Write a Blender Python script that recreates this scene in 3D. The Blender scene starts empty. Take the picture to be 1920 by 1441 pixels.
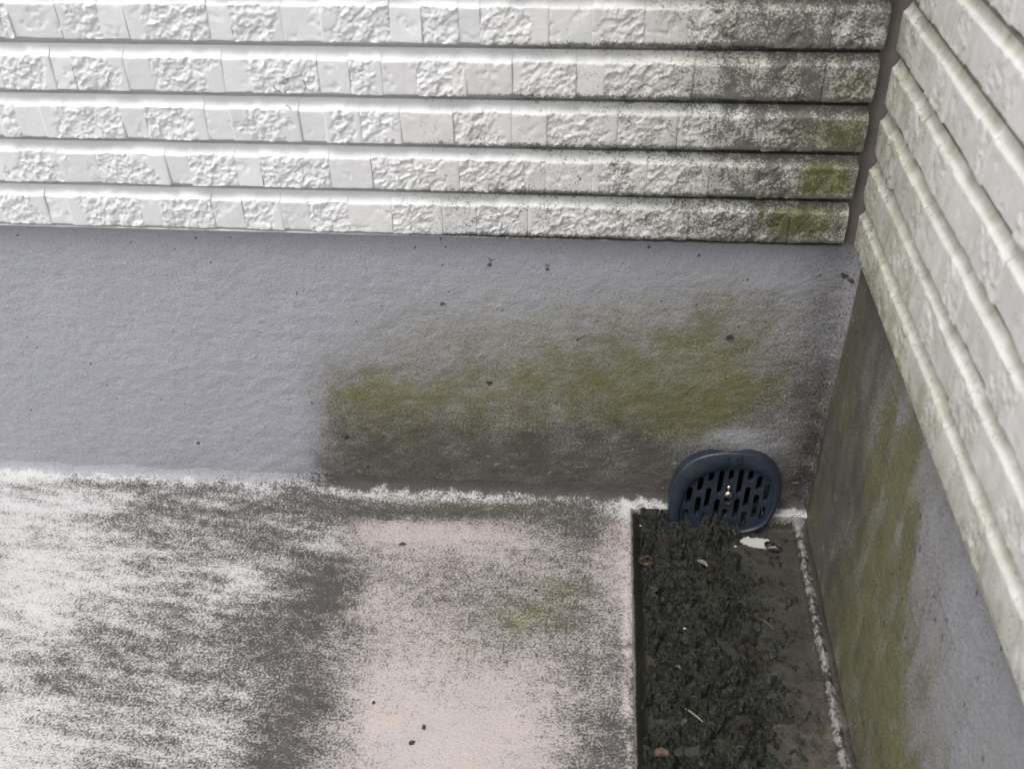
import bpy, math, random
import numpy as np
from mathutils import Vector, Matrix

# ------------------------------------------------------------------ camera, sky, sun, exposure
scene = bpy.context.scene
cam_data = bpy.data.cameras.new("camera")
cam = bpy.data.objects.new("camera", cam_data)
scene.collection.objects.link(cam)
scene.camera = cam
cam.location = (-0.18608, -0.62713, 0.59926)
cam.rotation_euler = (math.radians(52.4664), math.radians(0.872), math.radians(4.5132))
cam_data.sensor_width = 36.0
cam_data.lens = 35.80
cam_data.clip_start = 0.01
cam_data.clip_end = 200.0
cam_data.dof.use_dof = True
cam_data.dof.focus_distance = 0.83
cam_data.dof.aperture_fstop = 13.0

SUN_ELEV, SUN_AZ = 66.0, -48.0           # azimuth measured from -y (towards the viewer), negative = viewer's left
world = bpy.data.worlds.new("World")
scene.world = world
world.use_nodes = True
wn = world.node_tree
wn.nodes.clear()
sky = wn.nodes.new("ShaderNodeTexSky")
sky.sky_type = 'NISHITA'
sky.sun_disc = False
sky.sun_elevation = math.radians(SUN_ELEV)
sky.air_density = 1.0
sky.dust_density = 4.0
sat = wn.nodes.new("ShaderNodeHueSaturation")
sat.inputs["Saturation"].default_value = 0.36      # overcast: a nearly colourless sky
bg = wn.nodes.new("ShaderNodeBackground")
bg.inputs["Strength"].default_value = 0.15
wout = wn.nodes.new("ShaderNodeOutputWorld")
wn.links.new(sky.outputs[0], sat.inputs["Color"])
wn.links.new(sat.outputs[0], bg.inputs["Color"])
wn.links.new(bg.outputs[0], wout.inputs["Surface"])

sun_data = bpy.data.lights.new("sun", 'SUN')
sun_data.energy = 1.15
sun_data.angle = math.radians(28)
sun_data.color = (1.0, 0.985, 0.96)
sun = bpy.data.objects.new("sun", sun_data)
scene.collection.objects.link(sun)
_e, _a = math.radians(SUN_ELEV), math.radians(SUN_AZ)
sun_vec = Vector((math.sin(_a) * math.cos(_e), -math.cos(_a) * math.cos(_e), math.sin(_e)))
sun.rotation_euler = sun_vec.to_track_quat('Z', 'Y').to_euler()
sky.sun_rotation = math.atan2(sun_vec.x, sun_vec.y)

scene.view_settings.view_transform = 'Standard'
scene.view_settings.look = 'None'
scene.view_settings.gamma = 1.0
scene.view_settings.use_curve_mapping = False
scene.view_settings.exposure = 0.38
scene.cycles.use_denoising = True
scene.cycles.max_bounces = 5

# ------------------------------------------------------------------ traced wear maps, the upstands' with painted falloff of light (two digits per sample, in the plane of each surface)
FLOOR_Y = [0.0, -0.006, -0.012, -0.018, -0.024, -0.03, -0.036, -0.045, -0.055, -0.07, -0.085, -0.1, -0.115, -0.13, -0.15, -0.17, -0.19, -0.215, -0.24, -0.27, -0.3]
FLOOR_DIRT = [
    "2325272828283032343944505556565347413835363739424444443835",
    "2324262830354250565655585960636151393631323337444950514035",
    "2832353844526270696154576166727255383736404550565960584335",
    "4447464247515662645750556269777762515152555964687069664534",
    "4240363337414753595449556269757769646567717477787571684432",
    "3129262530374454625751566370737675777974696461616365684331",
    "2525252631374555656054576470727268615651464140445059684230",
    "2525262832384656666358596466656348302120202125344252624030",
    "2526273033404754596161626364615843272222232528313445553829",
    "3030303234404550545656555964605646322728303335353644513426",
    "3030303133364044495352515356606762443436394244424045493427",
    "3030303031323436424849484848557376533639434648444045493630",
    "3030303030303234384446474643487388593439434445454548493934",
    "3030303030303134384346464651607486583135393940444747474138",
    "3334343434323136414958565365797462473330303439424445454444",
    "3535353536363842495661615863757156453731272933363842485153",
    "3940404041424550555959595352647262503524191922242634445154",
    "4545454545454752555554545045567067613615121013151831495861",
    "3433323130292936434751504844486669583815100606091632556162",
    "2526262627272728333947494642386076604121120909101630545959",
    "3030303030303030313440494744404973664827131009091529535959",
]
WALL_GREEN = [  # algae film, widened to paint the dimmer light near the corner
    "000014425154545454545453484343434752524740271707",
    "000010415862565454545453484344444852514638261506",
    "000006446065646260596060544949515254514637241504",
    "000001487380757168676970656060606161564936222104",
    "000000417591868277747474747376788797999767313108",
    "000000377696898482797572778183859198999985644210",
    "000000225677706772767981879396999796979997824510",
    "000000082642454652576267707375787980818177643616",
    "000000020927374450555861646872757881807972532820",
    "000000000013233035404243465054576165686966473027",
    "000000000004091417192225262731354149596255383030",
    "000000000000000000010102030405060911151616111717",
    "000000000000000000000000000000000000000000011010",
    "000000000000000000000000000000000000000000031010",
]
WALL_GRIME_SHADE = [  # brown grime, strengthened as painted shade towards the corner
    "192040829498989899999999999999999794877770687895",
    "091024728388929393959798979697979592867670688196",
    "080816627478798183858788878787888581695248547997",
    "050506486364656770737374747475767371563532407296",
    "030304334643444649515456555455555043393438466995",
    "020202233629282828293134343533312722222335517594",
    "010101142822201920202020202118161616161726437287",
    "000000041109101112131414141515161616161625426674",
    "000000000000000002040404040505050506091218345663",
    "000000000000000000000000000003050506081011224752",
    "000000000000000000000000000000000306081010225050",
    "000000000000000000000000000000000101020303083737",
    "000000000000000000000000000000000000000000033030",
    "000000000000000000000000000000000000000000093030",
]
SIDE_GREEN = [  # algae streaks, spread over the wall to paint its weaker light
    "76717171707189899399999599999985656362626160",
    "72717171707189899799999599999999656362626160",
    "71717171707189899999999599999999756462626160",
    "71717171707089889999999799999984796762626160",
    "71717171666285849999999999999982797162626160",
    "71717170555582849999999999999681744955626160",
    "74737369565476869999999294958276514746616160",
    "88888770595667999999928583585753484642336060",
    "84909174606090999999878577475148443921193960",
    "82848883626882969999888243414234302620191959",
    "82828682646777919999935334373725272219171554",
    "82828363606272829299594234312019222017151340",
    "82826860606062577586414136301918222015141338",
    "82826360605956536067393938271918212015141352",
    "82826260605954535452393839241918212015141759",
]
SIDE_GRIME_SHADE = [  # grime, with the light falling off along this wall painted in
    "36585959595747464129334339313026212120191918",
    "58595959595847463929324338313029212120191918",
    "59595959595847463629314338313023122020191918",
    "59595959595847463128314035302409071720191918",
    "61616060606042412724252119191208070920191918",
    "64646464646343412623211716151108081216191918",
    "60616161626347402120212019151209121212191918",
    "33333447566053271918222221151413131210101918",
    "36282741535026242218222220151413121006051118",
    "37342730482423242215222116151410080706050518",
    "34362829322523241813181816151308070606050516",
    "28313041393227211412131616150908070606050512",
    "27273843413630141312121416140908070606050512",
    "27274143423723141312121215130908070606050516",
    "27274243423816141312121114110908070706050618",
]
SIDING_DIRT = [
    "00000007172533333333333334374043516060595144",
    "00000006152331323233333334374043526060584944",
    "00000003101724272929303233353741526266625451",
    "00000001051119232525263032333539516471686260",
    "00000000000515202222232629323540506270716860",
    "00000000000311161820222426303643546674736965",
    "00000000000107111418212123273647577077757171",
    "00000000000002050712171820243241526977736968",
    "00000000000000010309141618222938496977726666",
    "00000000000000010309141619233040527177716666",
]

def table(rows):
    return np.array([[int(r[i:i + 2]) / 99.0 for i in range(0, len(r), 2)] for r in rows])


def lookup(T, xs, ys, x, y):
    """smooth sampling of T[len(ys), len(xs)] at points x, y (xs, ys increasing or decreasing)"""
    xs = np.asarray(xs, float); ys = np.asarray(ys, float)
    if xs[0] > xs[-1]:
        xs = xs[::-1]; T = T[:, ::-1]
    if ys[0] > ys[-1]:
        ys = ys[::-1]; T = T[::-1, :]
    x = np.clip(x, xs[0], xs[-1]); y = np.clip(y, ys[0], ys[-1])
    i = np.clip(np.searchsorted(xs, x, side='right') - 1, 0, len(xs) - 2)
    j = np.clip(np.searchsorted(ys, y, side='right') - 1, 0, len(ys) - 2)
    a = (x - xs[i]) / (xs[i + 1] - xs[i]); b = (y - ys[j]) / (ys[j + 1] - ys[j])
    a = a * a * (3 - 2 * a) * .5 + a * .5
    b = b * b * (3 - 2 * b) * .5 + b * .5
    return (T[j, i] * (1 - a) + T[j, i + 1] * a) * (1 - b) + (T[j + 1, i] * (1 - a) + T[j + 1, i + 1] * a) * b


# ------------------------------------------------------------------ numpy noise
def perlin(x, y, seed=0):
    rs = np.random.RandomState(seed)
    perm = rs.permutation(512)
    ang = rs.rand(512) * 2 * np.pi
    gx, gy = np.cos(ang), np.sin(ang)
    x = np.asarray(x, float); y = np.asarray(y, float)
    xi = np.floor(x).astype(int); yi = np.floor(y).astype(int)
    xf = x - xi; yf = y - yi

    def g(ix, iy, dx, dy):
        h = perm[(perm[ix & 511] + iy) & 511]
        return gx[h] * dx + gy[h] * dy
    u = xf ** 3 * (xf * (xf * 6 - 15) + 10); v = yf ** 3 * (yf * (yf * 6 - 15) + 10)
    a = g(xi, yi, xf, yf) * (1 - u) + g(xi + 1, yi, xf - 1, yf) * u
    b = g(xi, yi + 1, xf, yf - 1) * (1 - u) + g(xi + 1, yi + 1, xf - 1, yf - 1) * u
    return (a * (1 - v) + b * v) * 1.41


def fbm(x, y, size, octaves=4, seed=0, gain=.5):
    r = 0; amp = 1; tot = 0
    for o in range(octaves):
        r = r + amp * perlin(x / size + 17.3 * o, y / size - 9.1 * o, seed + o)
        tot += amp; amp *= gain; size *= .5
    return r / tot


def sstep(a, b, x):
    t = np.clip((x - a) / (b - a), 0, 1)
    return t * t * (3 - 2 * t)


# ------------------------------------------------------------------ mesh helpers
COL = scene.collection


def mesh_from(name, verts, faces, mat, attrs=None, smooth=True, sharp=None):
    me = bpy.data.meshes.new(name)
    verts = np.asarray(verts, np.float32)
    if isinstance(faces, np.ndarray):
        n, k = faces.shape
        me.vertices.add(len(verts)); me.vertices.foreach_set("co", verts.ravel())
        me.loops.add(n * k); me.loops.foreach_set("vertex_index", faces.astype(np.int32).ravel())
        me.polygons.add(n); me.polygons.foreach_set("loop_start", np.arange(0, n * k, k, dtype=np.int32))
        me.update(calc_edges=True)
    else:
        me.from_pydata([tuple(v) for v in verts.tolist()], [], faces)
    me.validate()
    if attrs:
        for k_, v_ in attrs.items():
            at = me.attributes.new(k_, 'FLOAT', 'POINT')
            at.data.foreach_set("value", np.asarray(v_, np.float32).ravel())
    if smooth:
        me.polygons.foreach_set("use_smooth", np.ones(len(me.polygons), bool))
    if sharp is not None:
        me.set_sharp_from_angle(angle=math.radians(sharp))
    if mat:
        me.materials.append(mat)
    return me


def add(name, me, parent=None, loc=(0, 0, 0), label=None, category=None, group=None, kind=None):
    o = bpy.data.objects.new(name, me)
    COL.objects.link(o)
    o.location = loc
    if parent:
        o.parent = parent
        o.matrix_parent_inverse = Matrix.Identity(4)
    if label: o["label"] = label
    if category: o["category"] = category
    if group: o["group"] = group
    if kind: o["kind"] = kind
    return o


def grid_faces(ny, nx, flip=False):
    i = np.arange(ny * nx).reshape(ny, nx)
    f = np.stack([i[:-1, :-1], i[:-1, 1:], i[1:, 1:], i[1:, :-1]], -1).reshape(-1, 4)
    return f[:, ::-1] if flip else f


def axis(dense_lo, dense_hi, step, far_lo=None, far_hi=None):
    """coordinates: an even fine stretch, growing steps beyond it"""
    a = list(np.arange(dense_lo, dense_hi + step * .5, step))
    if far_hi is not None:
        s = step
        while a[-1] < far_hi:
            s *= 1.25; a.append(min(a[-1] + s, far_hi))
    lo = []
    if far_lo is not None:
        s = step; c = dense_lo
        while c > far_lo:
            s *= 1.25; c = max(c - s, far_lo); lo.append(c)
    return np.array(lo[::-1] + a)


def box_mesh(name, x0, x1, y0, y1, z0, z1, mat):
    v = [(x, y, z) for x in (x0, x1) for y in (y0, y1) for z in (z0, z1)]
    f = [(0, 1, 3, 2), (4, 6, 7, 5), (0, 4, 5, 1), (2, 3, 7, 6), (0, 2, 6, 4), (1, 5, 7, 3)]
    return mesh_from(name, v, f, mat, smooth=False)


def tube_mesh(name, pts, radii, mat, sides=7, attrs=None):
    """a round strand through pts with tapering radii"""
    pts = [Vector(p) for p in pts]
    V = []; F = []
    up = Vector((0.13, 0.21, 0.97))
    for i, p in enumerate(pts):
        t = (pts[min(i + 1, len(pts) - 1)] - pts[max(i - 1, 0)]).normalized()
        a = t.cross(up)
        if a.length < 1e-4: a = t.cross(Vector((1, 0, 0)))
        a.normalize(); b = t.cross(a)
        for s in range(sides):
            an = 2 * math.pi * s / sides
            V.append(p + (a * math.cos(an) + b * math.sin(an)) * radii[i])
    n = len(pts)
    for i in range(n - 1):
        for s in range(sides):
            s2 = (s + 1) % sides
            F.append((i * sides + s, i * sides + s2, (i + 1) * sides + s2, (i + 1) * sides + s))
    F.append(tuple(range(sides))[::-1]); F.append(tuple((n - 1) * sides + s for s in range(sides)))
    return mesh_from(name, [tuple(v) for v in V], F, mat, sharp=50)


# ------------------------------------------------------------------ materials
class N:
    def __init__(self, name):
        self.m = bpy.data.materials.new(name); self.m.use_nodes = True
        self.t = self.m.node_tree; self.t.nodes.clear()
        self.out = self.t.nodes.new("ShaderNodeOutputMaterial")
        self.b = self.t.nodes.new("ShaderNodeBsdfPrincipled")
        self.t.links.new(self.b.outputs[0], self.out.inputs[0])
        self.pos = self.t.nodes.new("ShaderNodeNewGeometry").outputs["Position"]

    def link(self, v, sock):
        if hasattr(v, "links"): self.t.links.new(v, sock)
        else: sock.default_value = v

    def attr(self, name):
        a = self.t.nodes.new("ShaderNodeAttribute"); a.attribute_name = name
        return a.outputs["Fac"]

    def noise(self, scale, detail=3, rough=.55, stretch=(1, 1, 1), offset=0, dist=0, kind='FBM'):
        mp = self.t.nodes.new("ShaderNodeMapping")
        mp.inputs["Scale"].default_value = stretch; mp.inputs["Location"].default_value = (offset, offset * .7, -offset)
        self.t.links.new(self.pos, mp.inputs[0])
        n = self.t.nodes.new("ShaderNodeTexNoise")
        n.inputs["Scale"].default_value = scale; n.inputs["Detail"].default_value = detail
        n.inputs["Roughness"].default_value = rough; n.inputs["Distortion"].default_value = dist
        self.t.links.new(mp.outputs[0], n.inputs["Vector"])
        return n.outputs["Fac"]

    def math(self, op, a, b=0.0, c=None, clamp=False):
        n = self.t.nodes.new("ShaderNodeMath"); n.operation = op; n.use_clamp = clamp
        self.link(a, n.inputs[0]); self.link(b, n.inputs[1])
        if c is not None: self.link(c, n.inputs[2])
        return n.outputs[0]

    def remap(self, v, a, b, c=0.0, d=1.0, smooth=False):
        n = self.t.nodes.new("ShaderNodeMapRange")
        if smooth: n.interpolation_type = 'SMOOTHSTEP'
        self.link(v, n.inputs[0])
        for i, q in enumerate((a, b, c, d)): self.link(q, n.inputs[1 + i])
        return n.outputs[0]

    def mix(self, f, a, b):
        n = self.t.nodes.new("ShaderNodeMix"); n.data_type = 'RGBA'
        self.link(f, n.inputs[0])
        for v, s in ((a, n.inputs[6]), (b, n.inputs[7])):
            if isinstance(v, tuple) and len(v) == 3: v = v + (1.0,)
            self.link(v, s)
        return n.outputs[2]

    def mul(self, col, fac):
        v = self.t.nodes.new("ShaderNodeMix"); v.data_type = 'RGBA'; v.blend_type = 'MULTIPLY'; v.inputs[0].default_value = 1
        self.t.links.new(col, v.inputs[6])
        cc = self.t.nodes.new("ShaderNodeCombineColor")
        for i in range(3): self.t.links.new(fac, cc.inputs[i])
        self.t.links.new(cc.outputs[0], v.inputs[7])
        return v.outputs[2]

    def speckle(self, density, noise, gain=.6, soft=.03):
        """1 where the deposit sits: noise below a threshold set by the density"""
        th = self.math('MULTIPLY_ADD', density, gain, .5 - gain * .5)
        return self.remap(self.math('SUBTRACT', th, noise), -soft, soft, smooth=True)

    def bump(self, h, strength=1.0, dist=.001, prev=None):
        n = self.t.nodes.new("ShaderNodeBump")
        n.inputs["Strength"].default_value = strength; n.inputs["Distance"].default_value = dist
        self.link(h, n.inputs["Height"])
        if prev: self.t.links.new(prev, n.inputs["Normal"])
        return n.outputs[0]

    def done(self, col, rough=.7, normal=None, spec=.4, metal=0.0):
        if isinstance(col, tuple) and len(col) == 3: col = col + (1.0,)
        self.link(col, self.b.inputs["Base Color"]); self.link(rough, self.b.inputs["Roughness"])
        self.b.inputs["Specular IOR Level"].default_value = spec
        self.b.inputs["Metallic"].default_value = metal
        if normal: self.t.links.new(normal, self.b.inputs["Normal"])
        return self.m


def mat_floor():
    m = N("weathered_floor_coating")
    fine = m.noise(600, 4, .72, (.9, 1, 1))
    med = m.noise(150, 3, .6, (.8, 1, 1), 3.1)
    big = m.noise(28, 2, .5, (.6, 1, 1), 7.7)
    n = m.math('ADD', m.math('MULTIPLY', fine, .70), m.math('ADD', m.math('MULTIPLY', med, .24), m.math('MULTIPLY', big, .06)))
    n = m.math('MULTIPLY_ADD', m.math('SUBTRACT', n, .5), 1.25, .5)
    d = m.speckle(m.attr("dirt"), n, .52, .125)
    pink = m.attr("pink")
    tone = m.noise(14, 3, .6, (1, 1, 1), 1.7)
    white = m.mix(tone, (.58, .58, .575), (.70, .70, .70))
    rose = m.mix(tone, (.46, .415, .41), (.55, .50, .495))
    rust = m.remap(m.noise(22, 2, .5, (1, 1, 1), 11), .56, .74)
    rose = m.mix(m.math('MULTIPLY', rust, .45), rose, (.58, .44, .36))
    base = m.mix(pink, white, rose)
    upf = m.speckle(m.math('MULTIPLY', m.attr('up'), .95), m.noise(330, 4, .7, (1, 1, 1), 13), .6, .18)
    base = m.mix(upf, base, m.mix(m.attr('stain'), (.41, .41, .44), (.095, .083, .066)))
    base = m.mix(m.remap(m.attr('dirt'), .15, 1.0, 0.0, .42), base, (.22, .21, .20))
    fil = m.remap(m.noise(900, 2, .6), .3, .7, .84, 1.06)          # the grain of the coat
    dark = m.mix(m.noise(60, 3, .6, (1, 1, 1), 5), (.044, .041, .038), (.098, .093, .085))
    dark = m.mix(m.attr("green"), dark, (.105, .112, .045))
    g2 = m.math('MULTIPLY', m.attr("green"), m.remap(med, .4, .6))
    base = m.mix(m.math('MULTIPLY', g2, .45), base, (.27, .28, .12))
    col = m.mix(d, base, dark)
    v = m.t.nodes.new("ShaderNodeMix"); v.data_type = 'RGBA'; v.blend_type = 'MULTIPLY'; v.inputs[0].default_value = 1
    m.t.links.new(col, v.inputs[6])
    cc = m.t.nodes.new("ShaderNodeCombineColor")
    for i in range(3): m.t.links.new(fil, cc.inputs[i])
    m.t.links.new(cc.outputs[0], v.inputs[7])
    h = m.math('ADD', fine, m.math('MULTIPLY', med, .9))
    return m.done(v.outputs[2], .68, m.bump(h, .8, .0013), .35)


def mat_upstand():
    m = N("grey_upstand_coating")
    fine = m.noise(620, 3, .65)
    lump = m.noise(190, 4, .66, (.85, 1, 1.1), 2.2, .3)
    med = m.noise(60, 4, .65, (1, 1, 1), 4.4)
    big = m.noise(18, 3, .55, (1, 1, 1), 6.1)
    tone = m.noise(9, 3, .6, (1, 1, 1), 9)
    base = m.mix(tone, (.375, .377, .418), (.445, .447, .49))
    n1 = m.math('ADD', m.math('MULTIPLY', fine, .7), m.math('ADD', m.math('MULTIPLY', med, .2), m.math('MULTIPLY', big, .1)))
    n1 = m.math('MULTIPLY_ADD', m.math('SUBTRACT', n1, .5), 1.2, .5)
    g = m.attr("green"); b = m.attr("grime_shade")  # both hold real stains plus painted falloff of light into the corner
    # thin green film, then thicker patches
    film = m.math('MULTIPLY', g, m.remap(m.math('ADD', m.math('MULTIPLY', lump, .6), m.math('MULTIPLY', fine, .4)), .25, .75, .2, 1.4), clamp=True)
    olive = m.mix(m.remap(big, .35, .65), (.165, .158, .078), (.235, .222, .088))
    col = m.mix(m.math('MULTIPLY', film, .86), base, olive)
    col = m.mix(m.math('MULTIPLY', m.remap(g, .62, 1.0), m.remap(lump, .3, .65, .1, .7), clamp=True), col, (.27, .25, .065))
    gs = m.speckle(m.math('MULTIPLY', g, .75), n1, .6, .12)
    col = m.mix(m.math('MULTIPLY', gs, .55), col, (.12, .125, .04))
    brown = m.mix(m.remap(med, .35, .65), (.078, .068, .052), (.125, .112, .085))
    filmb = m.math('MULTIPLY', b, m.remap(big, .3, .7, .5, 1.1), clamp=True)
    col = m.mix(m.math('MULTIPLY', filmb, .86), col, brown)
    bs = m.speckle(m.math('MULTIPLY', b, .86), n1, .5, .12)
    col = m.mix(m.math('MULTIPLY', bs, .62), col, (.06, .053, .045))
    sp = m.speckle(m.attr("spot"), m.noise(520, 3, .6), .7, .13)
    col = m.mix(m.math('MULTIPLY', sp, .9), col, (.03, .027, .022))
    pale = m.remap(m.noise(170, 2, .5, (.5, 1, 1), 21, 1.5), .66, .73)
    col = m.mix(m.math('MULTIPLY', pale, m.math('MULTIPLY', b, .5)), col, (.42, .41, .41))
    col = m.mul(col, m.remap(fine, .3, .7, .80, 1.14))
    h = m.math('ADD', m.math('MULTIPLY', lump, 1.0), m.math('MULTIPLY', fine, .45))
    return m.done(col, .58, m.bump(h, .9, .0014), .4)


def mat_siding():
    m = N("white_painted_siding")
    fine = m.noise(800, 2, .6)
    med = m.noise(170, 3, .6, (1, 1, 1), 3)
    big = m.noise(45, 3, .6, (1, 1, 1), 5)
    n = m.math('ADD', m.math('MULTIPLY', fine, .56), m.math('ADD', m.math('MULTIPLY', med, .32), m.math('MULTIPLY', big, .12)))
    n = m.math('MULTIPLY_ADD', m.math('SUBTRACT', n, .5), 1.25, .5)
    tone = m.noise(30, 2, .5, (1, 1, 1), 8)
    base = m.mix(tone, (.78, .78, .775), (.83, .83, .825))
    film = m.math('MULTIPLY', m.attr("film"), m.remap(m.noise(90, 3, .6, (1, 1, .35), 6), .25, .75, .45, 1.2), clamp=True)
    col = m.mix(m.math('MULTIPLY', film, .8), base, (.33, .32, .215))
    veil = m.math('MULTIPLY', m.attr("dirt"), m.remap(med, .3, .7, .3, .8), clamp=True)
    col = m.mix(m.math('MULTIPLY', veil, 1.0), col, (.30, .29, .245))
    g = m.math('MULTIPLY', m.attr("green"), m.remap(med, .25, .7, .5, 1.2), clamp=True)
    col = m.mix(m.math('MULTIPLY', g, .9), col, (.17, .165, .05))
    d = m.speckle(m.attr("dirt"), n, .56, .10)
    dk = m.mix(m.attr("green"), (.065, .062, .05), (.055, .06, .02))
    col = m.mix(m.math('MULTIPLY', d, .86), col, dk)
    return m.done(col, .6, m.bump(m.math('ADD', fine, m.math('MULTIPLY', med, .5)), .3, .0005), .35)


def mat_simple(name, ca, cb, scale, rough=.6, bump=.4, dist=.0005, spec=.4, metal=0.0):
    m = N(name)
    n = m.noise(scale, 4, .6)
    return m.done(m.mix(m.remap(n, .3, .7), ca, cb), rough, m.bump(m.noise(scale * 2.2, 3, .6, (1, 1, 1), 2), bump, dist), spec, metal)


def mat_channel():
    m = N("muddy_channel_coating")
    fine = m.noise(600, 3, .6); med = m.noise(140, 4, .65, (1, 1, 1), 3, .5); big = m.noise(30, 3, .6, (1, 1, 1), 6)
    n = m.math('ADD', m.math('MULTIPLY', fine, .5), m.math('ADD', m.math('MULTIPLY', med, .32), m.math('MULTIPLY', big, .18)))
    n = m.math('MULTIPLY_ADD', m.math('SUBTRACT', n, .5), 1.5, .5)
    mud = m.mix(m.remap(big, .35, .65), (.026, .025, .020), (.046, .042, .034))
    mud = m.mix(m.remap(fine, .66, .74), mud, (.14, .13, .11))
    mud = m.mix(m.math('MULTIPLY', m.remap(med, .42, .80), m.attr("pink")), mud, (.125, .095, .078))
    coat = m.mix(med, (.18, .165, .16), (.31, .29, .28))
    d = m.speckle(m.attr("dirt"), n, .65, .10)
    col = m.mix(d, coat, mud)
    col = m.mix(m.speckle(m.attr("clean"), n, .9, .04), col, (.44, .43, .41))
    return m.done(col, m.remap(med, .3, .7, .4, .75), m.bump(m.math('ADD', fine, m.math('MULTIPLY', med, 1.2)), .6, .0012), .4)


def mat_sludge():
    m = N("wet_rotten_leaf_sludge")
    fine = m.noise(620, 4, .72); med = m.noise(190, 4, .65, (1, 1, 1), 3, .4); big = m.noise(42, 3, .6, (1, 1, 1), 6)
    fib = m.noise(420, 3, .6, (1, .35, 1), 14, 1.2)
    col = m.mix(m.remap(med, .36, .64), (.009, .010, .0085), (.046, .051, .043))
    col = m.mix(m.remap(fib, .53, .66), col, (.095, .105, .088))
    col = m.mix(m.math('MULTIPLY', m.remap(big, .56, .68), .75), col, (.055, .040, .030))
    col = m.mix(m.remap(m.noise(30, 2, .5, (1, 1, 1), 19), .62, .74, 0, .5), col, (.07, .075, .045))
    return m.done(col, m.remap(fine, .3, .7, .5, .85), m.bump(m.math('ADD', fine, med), 1.0, .0026), .25)


M_FLOOR = mat_floor()
M_UP = mat_upstand()
M_SIDE = mat_siding()
M_CHAN = mat_channel()
M_SLUDGE = mat_sludge()
M_SHRED = mat_simple("dark_leaf_shreds", (.006, .007, .006), (.040, .046, .038), 300, .55, .8, .0006, .5)
M_SEAL = mat_simple("brown_joint_sealant", (.095, .083, .072), (.150, .132, .115), 40, .6, .4, .0006)
def mat_plastic():
    m = N("navy_plastic")
    n = m.noise(120, 3, .6); f = m.noise(900, 2, .6, (1, 1, 1), 4); sm = m.noise(35, 3, .6, (1, 1, 2), 9)
    col = m.mix(m.remap(n, .3, .7), (.0135, .0205, .034), (.020, .0285, .043))
    dust = m.math('MULTIPLY', m.remap(sm, .42, .75), m.remap(f, .35, .7), clamp=True)
    col = m.mix(m.math('MULTIPLY', dust, .35), col, (.10, .10, .095))
    col = m.mix(m.remap(f, .74, .78), col, (.20, .19, .17))
    return m.done(col, m.remap(sm, .3, .7, .28, .46), m.bump(n, .1, .0002), .5)


M_PLASTIC = mat_plastic()
M_HOLE = mat_simple("dark_pipe_wall", (.02, .02, .02), (.035, .033, .03), 90, .7)
M_STEEL = mat_simple("worn_steel", (.42, .38, .31), (.62, .58, .50), 500, .32, .3, .0002, .5, 1.0)
M_BROWN = mat_simple("brown_dead_leaf", (.045, .027, .019), (.115, .074, .053), 220, .6, .6)
M_TAN = mat_simple("tan_dead_leaf", (.12, .095, .065), (.22, .18, .125), 260, .6, .5)
M_TWIG = mat_simple("twig_bark", (.05, .034, .024), (.13, .095, .07), 300, .7, .6)
M_STRAW = mat_simple("pale_straw", (.15, .14, .11), (.24, .225, .18), 300, .6, .3)
M_BLACK = mat_simple("blackened_leaf", (.014, .014, .012), (.035, .034, .03), 300, .4, .6)
M_CHIP = mat_simple("white_paint_chip", (.62, .62, .60), (.74, .74, .72), 300, .5, .3)
M_FIBRE = mat_simple("dark_fibre", (.05, .048, .045), (.08, .075, .07), 300, .6, .2)
M_CRUMB = mat_simple("dark_dirt_crumb", (.035, .030, .026), (.075, .062, .055), 500, .8, .7)

# ------------------------------------------------------------------ floor with its drain channel
CH_X = -0.1450          # edge of the channel
CH_Y = -0.0125          # back edge of the channel
CH_D = 0.0145           # its depth
FLOOR_X = np.arange(-.70, -.139, .02)
T_FLOOR = table(FLOOR_DIRT)


def floor_height(x, y):
    z = .00045 * fbm(x, y, .05, 3, 11) + .00018 * fbm(x, y, .006, 3, 12)
    # cove where the coating turns up the back wall
    r = .0085 + .0065 * sstep(-.108, -.128, x)
    d = np.clip((y + r) / r, 0, .999)
    z = z + r * (1 - np.sqrt(1 - d * d)) * (.85 + .3 * fbm(x, y * 0, .04, 2, 13))
    # channel
    wob = .0007 * fbm(y, x * 0, .02, 3, 14)
    left = sstep(-.0005, .0120, x - CH_X + wob)
    back = sstep(-.0005, .0050, CH_Y - y + .0010 * fbm(x, y * 0, .02, 3, 15))
    ch = left * back
    z = z - CH_D * ch
    # raised bead of coating at the edge of the channel
    z = z + .0009 * np.exp(-((x - CH_X + .003) / .0035) ** 2) * back
    # cove and bead along the side wall
    d2 = np.clip((x + .0105) / .0105, 0, .999)
    z = z + ch * .0095 * (1 - np.sqrt(1 - d2 * d2))
    bead = np.exp(-((x + .0072 + .0008 * fbm(y, x * 0, .03, 3, 16)) / .0032) ** 2)
    z = z + ch * bead * (.0052 + .0016 * fbm(y, x, .008, 3, 17))
    return z


PIPE = (-.0683, .0175, .0335, .0285)        # centre x, z and radii of the outlet through the wall


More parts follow.
